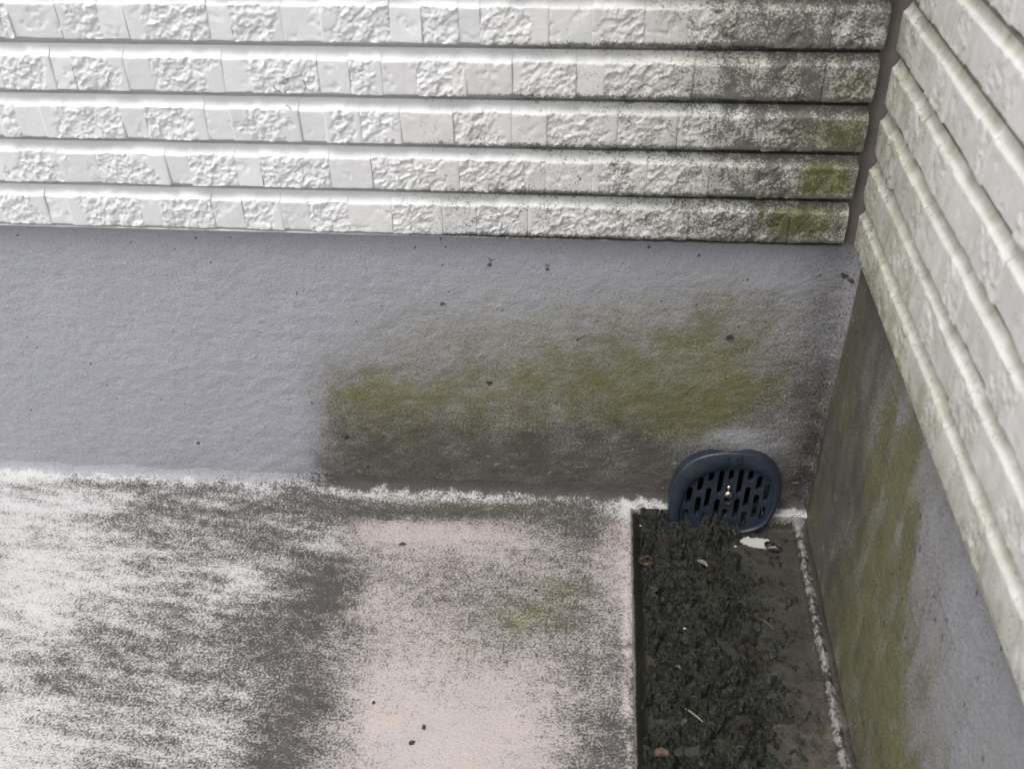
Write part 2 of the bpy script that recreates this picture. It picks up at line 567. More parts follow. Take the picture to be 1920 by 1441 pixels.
def floor_sheet(xs, ys, mat, which):
    X, Y = np.meshgrid(xs, ys)
    Z = floor_height(X, Y)
    V = np.stack([X, Y, Z], -1).reshape(-1, 3)
    A = {}
    wx = X + .010 * fbm(X, Y * 1.6, .03, 3, 21) + .006 * fbm(X, Y * 1.5, .012, 3, 22)
    wy = Y + .0028 * fbm(X, Y, .02, 3, 23)
    if True:
        D = lookup(T_FLOOR, FLOOR_X, FLOOR_Y, wx, wy)
        # lengthwise smears of deposit
        D = .08 + D * .86 + .12 * fbm(X * .45 + Y * .15, Y, .016, 4, 24) + .22 * fbm(X * .22 + Y * .12, Y + .12 * X, .009, 3, 36) * sstep(-.30, -.40, X)
        far = sstep(-.70, -.95, X) + sstep(-.30, -.45, Y)
        D = D * (1 - np.clip(far, 0, 1)) + np.clip(far, 0, 1) * (.45 + .3 * fbm(X, Y, .09, 3, 26))
        D = np.where(D > .62, .62 + (D - .62) * .62, D)
        edge = np.exp(-((np.minimum(X, CH_X) - CH_X + .004) / .0045) ** 2)
        D = D - .22 * edge * (.6 + 1.2 * fbm(Y, X, .02, 3, 27))
        D = D + .7 * sstep(CH_X - .0005, CH_X + .0015, X) * (Y < CH_Y) * (which == 'floor')
        A['dirt'] = D
        up = sstep(.42, .95, (Y + .015) / .015 + .35 * fbm(X, Y, .012, 3, 33))
        stain = sstep(-.425, -.385, X + .02 * fbm(X, Y, .02, 3, 34))
        A['up'] = up
        A['stain'] = stain
        A['dirt'] = A['dirt'] + .40 * up * stain - .25 * up * (1 - stain)
        A['dirt'] = A['dirt'] + .05 * sstep(-.40, -.37, wx)
        A['pink'] = sstep(-.405, -.375, wx + .10 * (wy + .1) * -.6 + .02 * fbm(X, Y, .02, 3, 28)) * sstep(-.022, -.034, wy)
        G = .9 * np.exp(-((wx + .225) / .035) ** 2 - ((wy + .135) / .016) ** 2) + .75 * np.exp(-((wx + .205) / .03) ** 2 - ((wy + .105) / .014) ** 2)
        G = G + .5 * np.exp(-((wx + .26) / .03) ** 2 - ((wy + .165) / .012) ** 2) + .35 * np.exp(-((wx + .24) / .09) ** 2 - ((wy + .024) / .007) ** 2)
        A['green'] = np.clip(G * (.7 + .9 * fbm(X, Y, .02, 3, 29)), 0, 1)
        A['dirt'] = A['dirt'] + .30 * A['green'] * fbm(X * .4, Y, .012, 3, 30) + .13 * A['green']
    if which != 'floor':
        ledge = A['dirt']
        ch = sstep(.0005, .004, X - CH_X) * sstep(.000, .006, CH_Y - Y)
        bead = np.exp(-((X + .0066) / .0046) ** 4)
        D = .30 + 1.0 * ch
        D = D - .92 * bead * ch * (.9 + .5 * fbm(Y, X, .008, 3, 31))
        D = D + .75 * sstep(-.0035, -.0005, X)
        back = sstep(-.0165, -.0125, Y)
        D = D * (1 - back) + back * ledge
        A['dirt'] = D
        A['pink'] = np.clip(sstep(-.085, -.03, X) * sstep(-.12, -.24, Y) * (.9 + 1.2 * fbm(X, Y, .03, 2, 35)) + .12, 0, 1)
        A['clean'] = 1.6 * np.exp(-(((wx + .0395) + (wy + .031) * .2) / .0135) ** 4 - ((wy + .0315) / .0062) ** 4) - .15
    F = grid_faces(len(ys), len(xs))
    c = V[F].mean(1)
    F = F[~((np.abs(c[:, 0] - PIPE[0]) < PIPE[2] * .93) & (c[:, 1] > -.0165))]
    me = mesh_from(which, V, F, mat, A)
    if which != 'floor':                      # the ledge behind the channel carries the floor's coat
        me.materials.append(M_FLOOR)
        cy = V[F].mean(1)[:, 1]
        me.polygons.foreach_set("material_index", (cy > CH_Y - .0005).astype(np.int32))
    return me


ys_floor = axis(-.30, .0, .0012, far_lo=-2.2)
xs_floor = axis(-.72, CH_X - .008, .0014, far_lo=-2.6)
xs_edge = np.arange(CH_X - .0072, CH_X + .0004, .0006)
xs_fl = np.concatenate([xs_floor, xs_edge])
floor = add("floor", floor_sheet(xs_fl, ys_floor, M_FLOOR, 'floor'), kind="structure",
            label="blotchy white and pink balcony floor coating speckled with dark deposit")
xs_ch = np.concatenate([[xs_edge[-1]], np.arange(xs_edge[-1] + .0006, -.138, .0006), np.arange(-.137, -.014, .0011), np.arange(-.0135, .0002, .0007)])
channel = add("drain_channel", floor_sheet(xs_ch, ys_floor, M_CHAN, 'channel'), kind="structure",
              label="shallow muddy drain channel along the side wall")

# ------------------------------------------------------------------ coated upstands below the siding
RC = .008               # rounded inner corner
T_WG, T_WB = table(WALL_GREEN), table(WALL_GRIME_SHADE)
T_SG, T_SB = table(SIDE_GREEN), table(SIDE_GRIME_SHADE)
WALL_X = np.arange(-.46, .001, .02); WALL_Z = np.arange(0, .261, .02)
SIDE_Y = np.arange(0, -.421, -.02); SIDE_Z = np.arange(-.02, .261, .02)
SPOTS = [(-.2574, .2227, .0022), (-.2161, .2240, .0016), (-.2157, .2205, .0019), (-.2933, .1882, .0022), (-.1922, .1605, .0018),
         (-.081, .1659, .0035), (-.2605, .1161, .003), (-.0075, .2216, .0026), (-.0030, .2190, .0024), (-.0095, .2235, .0016), (-.3664, .0223, .0016),
         (-.381, .054, .003), (-.5093, .0414, .0022), (-.11, .235, .0014), (-.235, .231, .0012), (-.31, .236, .0013), (-.42, .228, .0011), (-.47, .239, .0012),
         (-.175, .229, .0012), (-.145, .241, .0016), (-.405, .090, .0014), (-.36, .170, .0013)]


def back_upstand():
    xs = np.concatenate([axis(-.72, -RC - .0012, .0017, far_lo=-2.6), -RC + RC * np.sin(np.linspace(0, math.pi / 2, 8))])
    zs = np.concatenate([np.arange(-.018, .2485, .0017), [.250, .254, .260]])
    X, Z = np.meshgrid(xs, zs)
    Y = np.where(X > -RC, -(RC - np.sqrt(np.clip(RC ** 2 - (X + RC) ** 2, 0, None))), 0)
    Y = Y - .0007 * fbm(X, Z, .045, 3, 41) - .00055 * fbm(X * .7, Z, .009, 3, 42)
    wx = X + .010 * fbm(X, Z, .035, 4, 43) + .004 * fbm(X, Z, .01, 2, 44)
    wz = Z + .006 * fbm(X, Z, .04, 3, 45)
    G = lookup(T_WG, WALL_X, WALL_Z, wx, wz) * .95 * (1 + .38 * fbm(X, Z, .022, 4, 46))
    B = lookup(T_WB, WALL_X, WALL_Z, wx, wz) * (1 + .5 * fbm(X, Z, .03, 4, 47))
    # a thin halo of black film round the edge of the stained area
    S = np.zeros_like(X)
    for (sx, sz, sr) in SPOTS:
        S = np.maximum(S, 1.05 * np.exp(-((X - sx) / sr) ** 2 - ((Z - sz) / (sr * .85)) ** 2))
    # black speckle down the inner corner, widening towards the base
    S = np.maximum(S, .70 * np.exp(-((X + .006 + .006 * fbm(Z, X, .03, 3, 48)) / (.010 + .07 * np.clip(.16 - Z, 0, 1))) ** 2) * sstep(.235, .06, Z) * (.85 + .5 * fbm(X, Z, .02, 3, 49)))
    rs = np.random.RandomState(5)
    for i in range(120):
        sx = -.70 + .70 * rs.rand(); sz = .02 + .23 * math.sqrt(rs.rand()); sr = .0008 + .0006 * rs.rand()
        S = np.maximum(S, .9 * np.exp(-((X - sx) / sr) ** 2 - ((Z - sz) / sr) ** 2))
    # washed pale patch above the drain
    pale = np.exp(-((X + .066) / .020) ** 2 - ((Z - .0725) / .0075) ** 2)
    B = B * (1 - .8 * pale); G = G * (1 - .85 * pale)
    V = np.stack([X, Y, Z], -1).reshape(-1, 3)
    F = grid_faces(len(zs), len(xs)); c = V[F].mean(1)
    F = F[((c[:, 0] - PIPE[0]) / PIPE[2]) ** 2 + ((c[:, 2] - PIPE[1]) / PIPE[3]) ** 2 > 1]
    return mesh_from("upstand", V, F, M_UP, {'green': np.clip(G, 0, 1), 'grime_shade': np.clip(B, 0, 1), 'spot': S})


def side_upstand():
    ys = axis(-.46, -RC, .0017, far_lo=-2.2)
    zs = np.concatenate([np.arange(-.018, .2485, .0017), [.250, .254, .260]])
    Yc, Z = np.meshgrid(ys, zs)
    X = -.0006 * fbm(Yc, Z, .045, 3, 51) - .0003 * fbm(Yc, Z * .6, .009, 3, 52)
    X = X * sstep(-RC, -RC - .01, Yc)
    wy = Yc + .006 * fbm(Yc, Z * .5, .03, 4, 53)
    wz = Z + .012 * fbm(Yc, Z, .04, 3, 54)
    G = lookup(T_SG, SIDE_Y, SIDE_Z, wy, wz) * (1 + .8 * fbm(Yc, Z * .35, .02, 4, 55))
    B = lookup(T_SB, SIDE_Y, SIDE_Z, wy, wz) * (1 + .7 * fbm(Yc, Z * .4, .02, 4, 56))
    B = B + .22 + .5 * np.exp(-(-Yc / .012) ** 2) * sstep(.20, .06, Z) + .35 * np.exp(-(Yc / .10) ** 2) * sstep(.03, .20, Z)  # even darkening, then painted shade deepening towards the corner
    S = np.zeros_like(Yc)
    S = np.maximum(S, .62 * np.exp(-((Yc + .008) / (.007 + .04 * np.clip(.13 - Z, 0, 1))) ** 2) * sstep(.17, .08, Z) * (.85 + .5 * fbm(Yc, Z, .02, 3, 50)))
    rs = np.random.RandomState(8)
    for i in range(90):
        sy = -.42 * rs.rand(); sz = .25 * rs.rand(); sr = .0007 + .0007 * rs.rand()
        S = np.maximum(S, .95 * np.exp(-((Yc - sy) / sr) ** 2 - ((Z - sz) / (sr * 2.2)) ** 2))
    V = np.stack([X, Yc, Z], -1).reshape(-1, 3)
    return mesh_from("upstand", V, grid_faces(len(zs), len(ys)), M_UP, {'green': np.clip(G, 0, 1), 'grime_shade': np.clip(B, 0, 1), 'spot': S})


back_up = add("upstand_wall", back_upstand(), label="grey coated upstand with green algae behind the navy drain cover", category="wall")
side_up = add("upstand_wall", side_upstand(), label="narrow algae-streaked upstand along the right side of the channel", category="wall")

# ------------------------------------------------------------------ moulded brick siding
PITCH, Z0, FACE, BEV, DEP, BACK = .03315, .2525, .0212, .0068, .0048, .0044
T_SD = table(SIDING_DIRT)
SD_X = np.arange(-.42, .001, .02); SD_Z = np.arange(.25, .431, .02)
GREEN_PATCH = [(-.060, .3300, .012, .008, .35), (-.030, .362, .012, .010, .45), (-.034, .3290, .018, .012, .8), (-.034, .2995, .018, .012, 1.1), (-.047, .2680, .022, .012, .95), (-.027, .274, .012, .010, .5), (-.0728, .268, .0035, .012, .8), (-.075, .2845, .006, .004, .6)]


def siding_wear(side, s, z):
    """dirt, green patch and film of algae on the siding; s runs along the wall from the corner"""
    if side == 'back':
        x = s
        d = lookup(T_SD, SD_X, SD_Z, x + .012 * fbm(x, z, .03, 3, 61), z + .006 * fbm(x, z, .03, 3, 62))
        d = np.minimum(d, .60) * (1 + .55 * fbm(x, z, .016, 4, 63))
        loc = (z - Z0) % PITCH
        low = np.exp(-(loc / .0018) ** 2) + np.exp(-((loc - PITCH) / .004) ** 2)
        d = d + .42 * low * sstep(-.36, -.20, x + .02 * fbm(x, z, .03, 2, 64))
        g = np.zeros_like(x)
        for (gx, gz, rx, rz, a) in GREEN_PATCH:
            g = np.maximum(g, a * np.exp(-((x - gx) / rx) ** 4 - ((z - gz) / rz) ** 4))
        g = np.clip(g * (1 + .7 * fbm(x, z, .012, 3, 65)), 0, 1)
        f = np.clip(.85 * sstep(-.26, -.05, x), 0, 1) * (.8 + .6 * fbm(x, z, .03, 3, 66))
    else:
        y = -s
        d = .17 + .20 * np.exp(-(y + .0) / .08) + .10 * np.exp(-((z - Z0) / .06)) + .14 * fbm(y, z, .03, 3, 67) * np.exp(-(z - Z0) / .05)
        loc = (z - Z0) % PITCH
        d = d + .20 * (np.exp(-(loc / .0012) ** 2)) * np.exp(-y / .12)
        g = .8 * np.exp(-((z - Z0) / .016) ** 2) * (np.exp(-((y - .10) / .05) ** 2) + .6 * np.exp(-((y - .30) / .05) ** 2) + .5 * np.exp(-((y - .2) / .03) ** 2))
        g = np.clip(g * (.7 + 1.2 * fbm(y, z, .012, 3, 68)), 0, .75)
        f = 1.05 * np.exp(-((z - Z0) / .10)) * (.5 + .5 * np.exp(-y / .16)) + .85 * np.exp(-y / .09) + .12
        f = f + .85 * sstep(.0226, .0245, loc) * (.25 + .75 * np.exp(-y / .22))
        f = np.clip(f * (1 + .5 * fbm(y, z, .02, 3, 69)), 0, 1)
    return d, g, f


def facets(u, v, cell, seed, sharp=14.0):
    """broken-stone relief: tilted facets of about one cell, softly joined"""
    rs = np.random.RandomState(seed)
    jx, jy, ht, gx, gy = rs.rand(5, 512)
    pm = rs.permutation(512)
    x = u / cell; y = v / cell
    xi = np.floor(x).astype(int); yi = np.floor(y).astype(int)
    num = 0; den = 0
    for dx in (-1, 0, 1):
        for dy in (-1, 0, 1):
            h = pm[(pm[(xi + dx) & 511] + yi + dy) & 511]
            px = x - (xi + dx + jx[h]); py = y - (yi + dy + jy[h])
            w = np.exp(-sharp * (px * px + py * py))
            num = num + w * (ht[h] + 1.1 * (gx[h] - .5) * px + 1.1 * (gy[h] - .5) * py); den = den + w
    return num / (den + 1e-9)


def brick_mesh(side, s0, s1, row, rough, seed):
    """one moulded brick; s along the wall (x for the back wall, -y runs away from the corner on the side wall)"""
    rs = np.random.RandomState(seed)
    gap = .00004
    a, b = s0 + gap, s1 - gap
    n = max(5, int((b - a) / (.00065 if side == 'back' else .0010)))
    s = np.concatenate([[a], np.linspace(a, b, n), [b]])
    zb = Z0 + PITCH * row
    nf = 30 if side == 'back' else 22
    # profile: back bottom, bottom edge, face, bevel, back top
    t_face = np.linspace(0, 1, nf)
    prof_z = np.concatenate([[.0006, .0002], .0002 + (FACE - .0002) * t_face, FACE + BEV * np.array([.05, .13, .24, .38, .56, .78, 1.0])])
    prof_d = np.concatenate([[-.001, .55 * DEP], [DEP * .985], np.full(nf - 2, DEP), [DEP * .97], DEP * np.array([.86, .68, .51, .35, .21, .09, -.02])])
    S, Zl = np.meshgrid(s, prof_z)
    Dp = np.repeat(prof_d[:, None], len(s), 1)
    Zw = Zl + zb
    off = rs.uniform(-.0004, .0004)
    tilt = rs.uniform(-.0007, .0007) * (S - (a + b) / 2) / (b - a) * 2
    tilt = tilt + rs.uniform(-.0011, .0011) * np.clip(Zl / FACE - .5, -.5, .5)
    edge_s = np.minimum(S - a, b - S)
    k = np.clip(Dp / DEP, 0, 1)
    fz = np.clip(Zl / FACE, 0, 1.3)
    ph = rs.uniform(0, 50)
    if rough:
        # chipped, broken face
        u, v = S + ph, Zl + ph * .37
        ru, rv = u * .86 + v * .5, v * .86 - u * .5                    # blows run slantwise
        wu = ru + .0022 * fbm(u, v, .006, 2, 71); wv = rv * 1.5 + .0022 * fbm(u, v, .006, 2, 72)
        chip = .50 * facets(wu, wv, .0070, 73, 18) + .34 * facets(wu, wv, .0034, 74, 18) + .20 * facets(ru, rv, .0017, 78, 14) + .14 * fbm(u, v, .0022, 2, 75)
        plan = .6 * fbm(u, v, .02, 1, 76)
        win = sstep(-.004, .002, edge_s)
        q = (S - a) / (b - a)
        side_fade = rs.choice([0, 1, 2, 3], p=[.2, .25, .45, .1])
        lim = np.zeros_like(q)
        if side_fade in (1, 3): lim = np.maximum(lim, sstep(.45, 0, q))
        if side_fade in (2, 3): lim = np.maximum(lim, sstep(.55, 1, q))
        region = sstep(-.22, .26, .46 + .9 * fbm(u, v, .012, 3, 77) - .75 * lim)
        h = (.0006 - (.0024 if side == 'back' else .0019) * (chip + .12 * plan - .12)) * region
        Dp = Dp + k * win * h + k * (off + tilt + .0003)
        Zw = Zw - (1 - sstep(0, .35, fz)) * win * (.0010 * np.abs(fbm(u, v * 0, .012, 2, 78)) + .0004)
        Zw = Zw + sstep(.75, 1.0, fz) * sstep(1.3, 1.05, fz) * win * (.0014 * fbm(u, v * 0, .012, 2, 79) + .0007)
    else:
        u, v = S + ph, Zl + ph
        Dp = Dp + k * (off + tilt) + k * (.00018 * fbm(u, v, .006, 3, 80) + .00035 * fbm(u, v, .02, 1, 81) - .0007 * facets(u, v, .0045, 83, 16) * sstep(.05, .35, fbm(u, v, .016, 3, 84)))
        Zw = Zw - (1 - sstep(0, .3, fz)) * .0005 * fbm(u, v * 0, .015, 2, 82)
    # eased ends
    Dp = Dp - k * (.0005 if rough else .00012) * np.exp(-edge_s / .0005)
    Dp[:, 0] = -.001; Dp[:, -1] = -.001
    d, g, f = siding_wear(side, S if side == 'back' else -(-S), Zw)
    cs = (a + b) / 2
    dep = BACK + (Dp if side == 'back' else .0010 + .76 * Dp)
    if side == 'back':
        V = np.stack([S - cs, -dep + BACK, Zw - zb], -1)
        loc = (cs, -BACK, zb); flip = False
    else:
        V = np.stack([-dep + BACK, S - cs, Zw - zb], -1)
        loc = (-BACK, cs, zb); flip = True
    me = mesh_from("brick", V.reshape(-1, 3), grid_faces(len(prof_z), len(s), flip), M_SIDE, {'dirt': d, 'green': g, 'film': f}, sharp=48)
    return me, loc


def panel(side, lo, hi, top):
    """flat bed of the siding panel between the courses, with its lower lip"""
    ss = np.concatenate([axis(lo if lo > -.9 else -.86, hi, .004, far_lo=lo if lo < -.86 else None)])
    zs = [Z0 - .0031, Z0 - .0030, Z0 - .0024, Z0 - .0022]; ps = [-.012, BACK + .0036, BACK + .0036, BACK]
    for r in range(0, 9):
        zb = Z0 + PITCH * r
        if r == 0: zs += [zb + .0008]; ps += [BACK]
        else: zs += [zb - .0047, zb - .0046, zb + .0010, zb + .0011]; ps += [BACK, BACK - .0042, BACK - .0042, BACK]
        zs += list(np.linspace(zb + .004, zb + PITCH - .007, 10)); ps += [BACK] * 10
    zs += list(np.linspace(zs[-1] + .01, top, 12)); ps += [BACK] * 12
    S, Zx = np.meshgrid(ss, np.array(zs)); Px = np.repeat(np.array(ps)[:, None], len(ss), 1); Sx = S
    d, g, f = siding_wear(side, Sx, np.minimum(Zx, .47))
    # return of the panel end at the joint
    if side == 'back':
        Sx = np.hstack([Sx, Sx[:, -1:]]); Zx = np.hstack([Zx, Zx[:, -1:]]); Px = np.hstack([Px, np.full((Px.shape[0], 1), -.012)])
    else:
        Sx = np.hstack([Sx, Sx[:, -1:]]); Zx = np.hstack([Zx, Zx[:, -1:]]); Px = np.hstack([Px, np.full((Px.shape[0], 1), -.012)])
    d, g, f = [np.hstack([q, q[:, -1:]]) for q in (d, g, f)]
    if side == 'back': V = np.stack([Sx, -Px, Zx], -1); flip = False
    else: V = np.stack([-Px, Sx, Zx], -1); flip = True
    return mesh_from("siding_panel", V.reshape(-1, 3), grid_faces(Sx.shape[0], Sx.shape[1], flip), M_SIDE, {'dirt': d, 'green': g, 'film': f}, sharp=40)


def plain_courses(side, row0, row1, lo, hi, rows_low, lo2):
    """courses out beyond the built bricks, one joined mesh"""
    V = []; F = []
    prof = [(-.001, .0006), (DEP, .0002), (DEP, FACE), (-.001, FACE + BEV * .6)]
    def strip(a, b, row):
        zb = Z0 + PITCH * row; i0 = len(V)
        for s in (a, b):
            for (d, z) in prof:
                V.append((s, -(BACK + d), zb + z) if side == 'back' else (-(BACK + d), s, zb + z))
        for j in range(3):
            q = (i0 + j, i0 + 4 + j, i0 + 5 + j, i0 + 1 + j)
            F.append(q if side == 'back' else q[::-1])
    for r in range(row0, row1): strip(lo, hi, r)
    for r in range(rows_low): strip(lo, lo2, r)
    return mesh_from("upper_courses", V, F, M_SIDE, smooth=False)


E_BACK = -.0158         # end of the back wall's panel at the sealant joint
E_SIDE = -.0095         # end of the side wall's panel
back_wall = add("siding_wall", None, loc=(-.4, 0, Z0), label="long white brick-pattern siding wall above the grey upstand, blackened towards the corner", category="wall")
side_wall = add("siding_wall", None, loc=(0, -.4, Z0), label="white brick-pattern siding wall on the right, running steeply towards the viewer", category="wall")


def child(name, me, parent, loc=(0, 0, 0), **k):
    return add(name, me, parent, Vector(loc) - parent.location, **k)


child("siding_panel", panel('back', -2.6, E_BACK - .0004, 2.3), back_wall)
child("siding_panel", panel('side', -2.2, E_SIDE - .0004, 2.3), side_wall)

mm = lambda l: [q / 1000 for q in l]
ROWS = {
    0: (mm([-604.6, -569.2, -553.6, -501.2, -486.6, -449.4, -427.7, -400.0, -381.1, -352.9, -323.1, -287.8, -264.6, -229.0, -159.1, -120.7, -107.5, -72.0, -53.3, -15.8]), "RSRSRSRSRSRSRRRSRRS"),
    1: (mm([-593.5, -549.7, -523.2, -474.4, -458.8, -426.1, -409.5, -361.9, -333.9, -274.5, -217.2, -186.5, -150.4, -109.8, -78.8, -51.4, -15.8]), "RSRSRSRSRRSRRSRS"),
    2: (mm([-582.4, -569.4, -552.8, -497.8, -481.4, -440.5, -424.4, -377.9, -361.3, -337.6, -311.3, -277.1, -239.0, -216.6, -171.2, -133.3, -109.8, -79.8, -46.6, -15.8]), "RSRSRSRSRRSRSRRRSRS"),
    3: (mm([-571.3, -535.4, -522.3, -486.8, -469.9, -422.7, -405.3, -361.5, -341.6, -320.1, -299.0, -267.0, -238.5, -198.6, -181.1, -126.3, -87.4, -47.2, -15.8]), "RSRSRSRSRSRSRSRSRR"),
    4: (mm([-560.2, -553.9, -522.0, -495.5, -479.1, -426.4, -412.2, -379.4, -356.0, -313.0, -293.3, -270.4, -257.4, -215.4, -189.7, -158.5, -132.5, -104.2, -85.5, -48.2, -15.8]), "RSRSRSRSRSRSRSRSRSRR"),
}
rng = random.Random(4)


def fill(lo, hi, start):
    """further bricks from hi down to lo, alternating rough and smooth"""
    b = [hi]; t = []; k = start
    while b[-1] > lo:
        w = rng.uniform(.030, .052) if k == 'R' else rng.uniform(.015, .030)
        b.append(b[-1] - w); t.append(k); k = 'S' if k == 'R' else 'R'
    return b[::-1], t[::-1]


seed = 100
for row in range(0, 7):
    if row in ROWS:
        bs, ts = ROWS[row]; bs = list(bs); ts = list(ts)
        b2, t2 = fill(-.80, bs[0], 'S')
        bs = b2[:-1] + bs; ts = t2 + ts
    else:
        bs, ts = fill(-.80, E_BACK, 'R')
    for i in range(len(ts)):
        seed += 1
        me, loc = brick_mesh('back', bs[i], bs[i + 1], row, ts[i] == 'R', seed)
        child("brick", me, back_wall, loc)
SIDE_ROWS = {
    0: [-.042, -.066, -.110, -.128, -.159, -.196, -.228, -.274, -.303, -.347, -.372, -.41],
    1: [-.050, -.074, -.133, -.155, -.186, -.222, -.262, -.293, -.330, -.372, -.40],
    2: [-.038, -.060, -.100, -.126, -.1735, -.2037, -.2557, -.285, -.326, -.352, -.39],
    3: [-.032, -.056, -.089, -.120, -.150, -.197, -.2367, -.270, -.312, -.338, -.38],
    4: [-.046, -.078, -.118, -.164, -.188, -.234, -.262, -.305, -.332, -.375],
    5: [-.036, -.066, -.104, -.126, -.156, -.196, -.222, -.265, -.292, -.335],
}
for row in range(0, 8):
    if row in SIDE_ROWS:
        bs = [E_SIDE] + SIDE_ROWS[row]; bs = bs[::-1]
        ts = ['R' if (i + row) % 2 else 'S' for i in range(len(bs) - 1)]
    else:
        bs, ts = fill(-.37, E_SIDE, 'R')
    b2, t2 = fill(-.46, bs[0], 'S' if ts[0] == 'R' else 'R')
    bs = b2[:-1] + bs; ts = t2 + ts
    for i in range(len(ts)):
        seed += 1
        me, loc = brick_mesh('side', bs[i], bs[i + 1], row, ts[i] == 'R', seed)
        child("brick", me, side_wall, loc)
child("upper_courses", plain_courses('back', 7, 61, -2.6, E_BACK, 7, -.86), back_wall, kind="stuff")
child("upper_courses", plain_courses('side', 8, 61, -2.2, E_SIDE, 8, -.52), side_wall, kind="stuff")

# sealant bead in the inner corner joint
def sealant():
    us = np.linspace(0, 1, 9)
    zs = np.concatenate([np.arange(Z0 - .001, .52, .004), np.linspace(.53, 2.3, 20)])
    U, Zs = np.meshgrid(us, zs)
    X = -.0170 + (.0170 - .0040) * U
    Y = -.0052 + .0016 * np.sin(np.pi * U) - .0042 * U ** 2 + .0005 * fbm(U * .01, Zs, .02, 3, 95)
    V = np.stack([X, Y, Zs], -1).reshape(-1, 3)
    nb = len(V)
    Vb = V + np.array([0, .010, 0])
    n = len(us); m_ = len(zs)
    f = grid_faces(m_, n)
    F = f.tolist() + (f[:, ::-1] + nb).tolist()
    F += [[i + 1, i, nb + i, nb + i + 1] for i in range(n - 1)]
    return mesh_from("sealant_bead", np.vstack([V, Vb]), F, M_SEAL, sharp=60)


add("sealant_bead", sealant(), label="brown grey sealant bead filling the inner corner between the two siding walls", category="sealant")

# ------------------------------------------------------------------ drain cover
DR0 = Vector((-.066, -.022, -.012))
UPV = Vector((0, .2, 1)).normalized(); RTV = Vector((1, 0, 0)); OUT = RTV.cross(UPV)      # OUT points to the viewer
DM = Matrix(((RTV.x, UPV.x, OUT.x, DR0.x), (RTV.y, UPV.y, OUT.y, DR0.y), (RTV.z, UPV.z, OUT.z, DR0.z), (0, 0, 0, 1)))
drain = add("drain_cover", None, label="navy blue plastic slotted drain cover standing against the wall in the corner", category="drain cover")
drain.matrix_world = DM
FRONT = [(-46, 4), (-47.6, 15), (-47.6, 30), (-46, 42), (-42, 53), (-36, 61.5), (-28, 67.5), (-18, 71.4), (-8, 73.2), (0, 73.8), (8, 73.7), (17, 72.4), (25, 69.2), (32, 63.2), (37.6, 55), (40.4, 45),
         (40.6, 35), (39.2, 25), (36.6, 17), (32.6, 9), (27.5, 3), (19, -2.5), (5, -6), (-12, -7), (-28, -5.5), (-40, -1.5)]
INNER = [(-39.5, 13.7), (-38.8, 21.3), (-37.5, 29.7), (-35.5, 36.5), (-32.3, 43.3), (-27.2, 49.3), (-20.1, 54.4), (-12.4, 58.0), (-4.6, 60.0), (4.0, 60.7), (12.0, 60.2), (19.6, 58.2), (26.1, 54.2), (31.5, 48.0),
         (34.5, 40.1), (34.9, 31.2), (34.0, 22.2), (32.0, 14.5), (28.0, 8.0), (20, 3), (5, -1), (-12, -2), (-27, 1), (-37, 6)]


def smooth_loop(pts, n):
    """closed Catmull-Rom through pts, n samples evenly by length, starting at the first point"""
    P = np.array(pts, float); k = len(P); out = []
    for i in range(k):
        p0, p1, p2, p3 = P[i - 1], P[i], P[(i + 1) % k], P[(i + 2) % k]
        for t in np.linspace(0, 1, 12, endpoint=False):
            out.append(.5 * ((2 * p1) + (-p0 + p2) * t + (2 * p0 - 5 * p1 + 4 * p2 - p3) * t * t + (-p0 + 3 * p1 - 3 * p2 + p3) * t ** 3))
    out = np.array(out); L = np.r_[0, np.cumsum(np.linalg.norm(np.diff(np.vstack([out, out[:1]]), axis=0), axis=1))]
    q = np.linspace(0, L[-1], n, endpoint=False); cl = np.vstack([out, out[:1]])
    return np.stack([np.interp(q, L, cl[:, 0]), np.interp(q, L, cl[:, 1])], 1)


def loop_rings(rings, mat, closed=True, sharp=35):
    n = len(rings[0]); V = np.vstack(rings); F = []
    for r in range(len(rings) - 1):
        for i in range(n):
            j = (i + 1) % n
            F.append((r * n + i, r * n + j, (r + 1) * n + j, (r + 1) * n + i))
    return mesh_from("ring", V, F, mat, sharp=sharp)


NL = 160
fo, fi = smooth_loop(FRONT, NL), smooth_loop(INNER, NL)
# align the start of the two loops by angle about the centre
cen = np.array([-3.0, 32.0])
def by_angle(loop):
    a = np.unwrap(np.arctan2(*(loop - cen).T[::-1])); a2 = np.r_[a, a[0] - 2 * np.pi if a[-1] < a[0] else a[0] + 2 * np.pi]
    if a[-1] < a[0]: a2 = a2[::-1]; L2 = np.vstack([loop, loop[:1]])[::-1]
    else: L2 = np.vstack([loop, loop[:1]])
    th = np.linspace(0, 2 * np.pi, NL, endpoint=False)
    base = a2[0]
    t = base + np.mod(th - base, 2 * np.pi)
    return np.stack([np.interp(t, a2, L2[:, 0]), np.interp(t, a2, L2[:, 1])], 1)
fo, fi = by_angle(fo), by_angle(fi)
def lay(loop, w, grow=0.0):
    c = loop - cen; ln = np.linalg.norm(c, axis=1, keepdims=True)
    p = loop + c / ln * grow
    return np.column_stack([p, w if np.ndim(w) else np.full(len(loop), w)]) / 1000.0
ang_u = fo[:, 0]; ang_v = fo[:, 1]
notch = np.exp(-((ang_u + 1.5) / 13.0) ** 2) * (ang_v > 55)                       # skirt is cut away at the top
skirt = -9.5 * (1 - .80 * notch)
rim_rings = [lay(fo, skirt, .9), lay(fo, skirt * .55 - .2, .6), lay(fo, -1.5, .35), lay(fo, -.75, .15), lay(fo, -.15, -.55), lay(fo, .15, -1.4), lay(fo, .25, -2.6),
             lay(fi + (fo - fi) * .70, .7), lay(fi + (fo - fi) * .40, 1.1), lay(fi, .95, .9), lay(fi, .55, .25), lay(fi, .0, .0), lay(fi, -2.6, -.05), lay(fi, -5.5, -.05)]
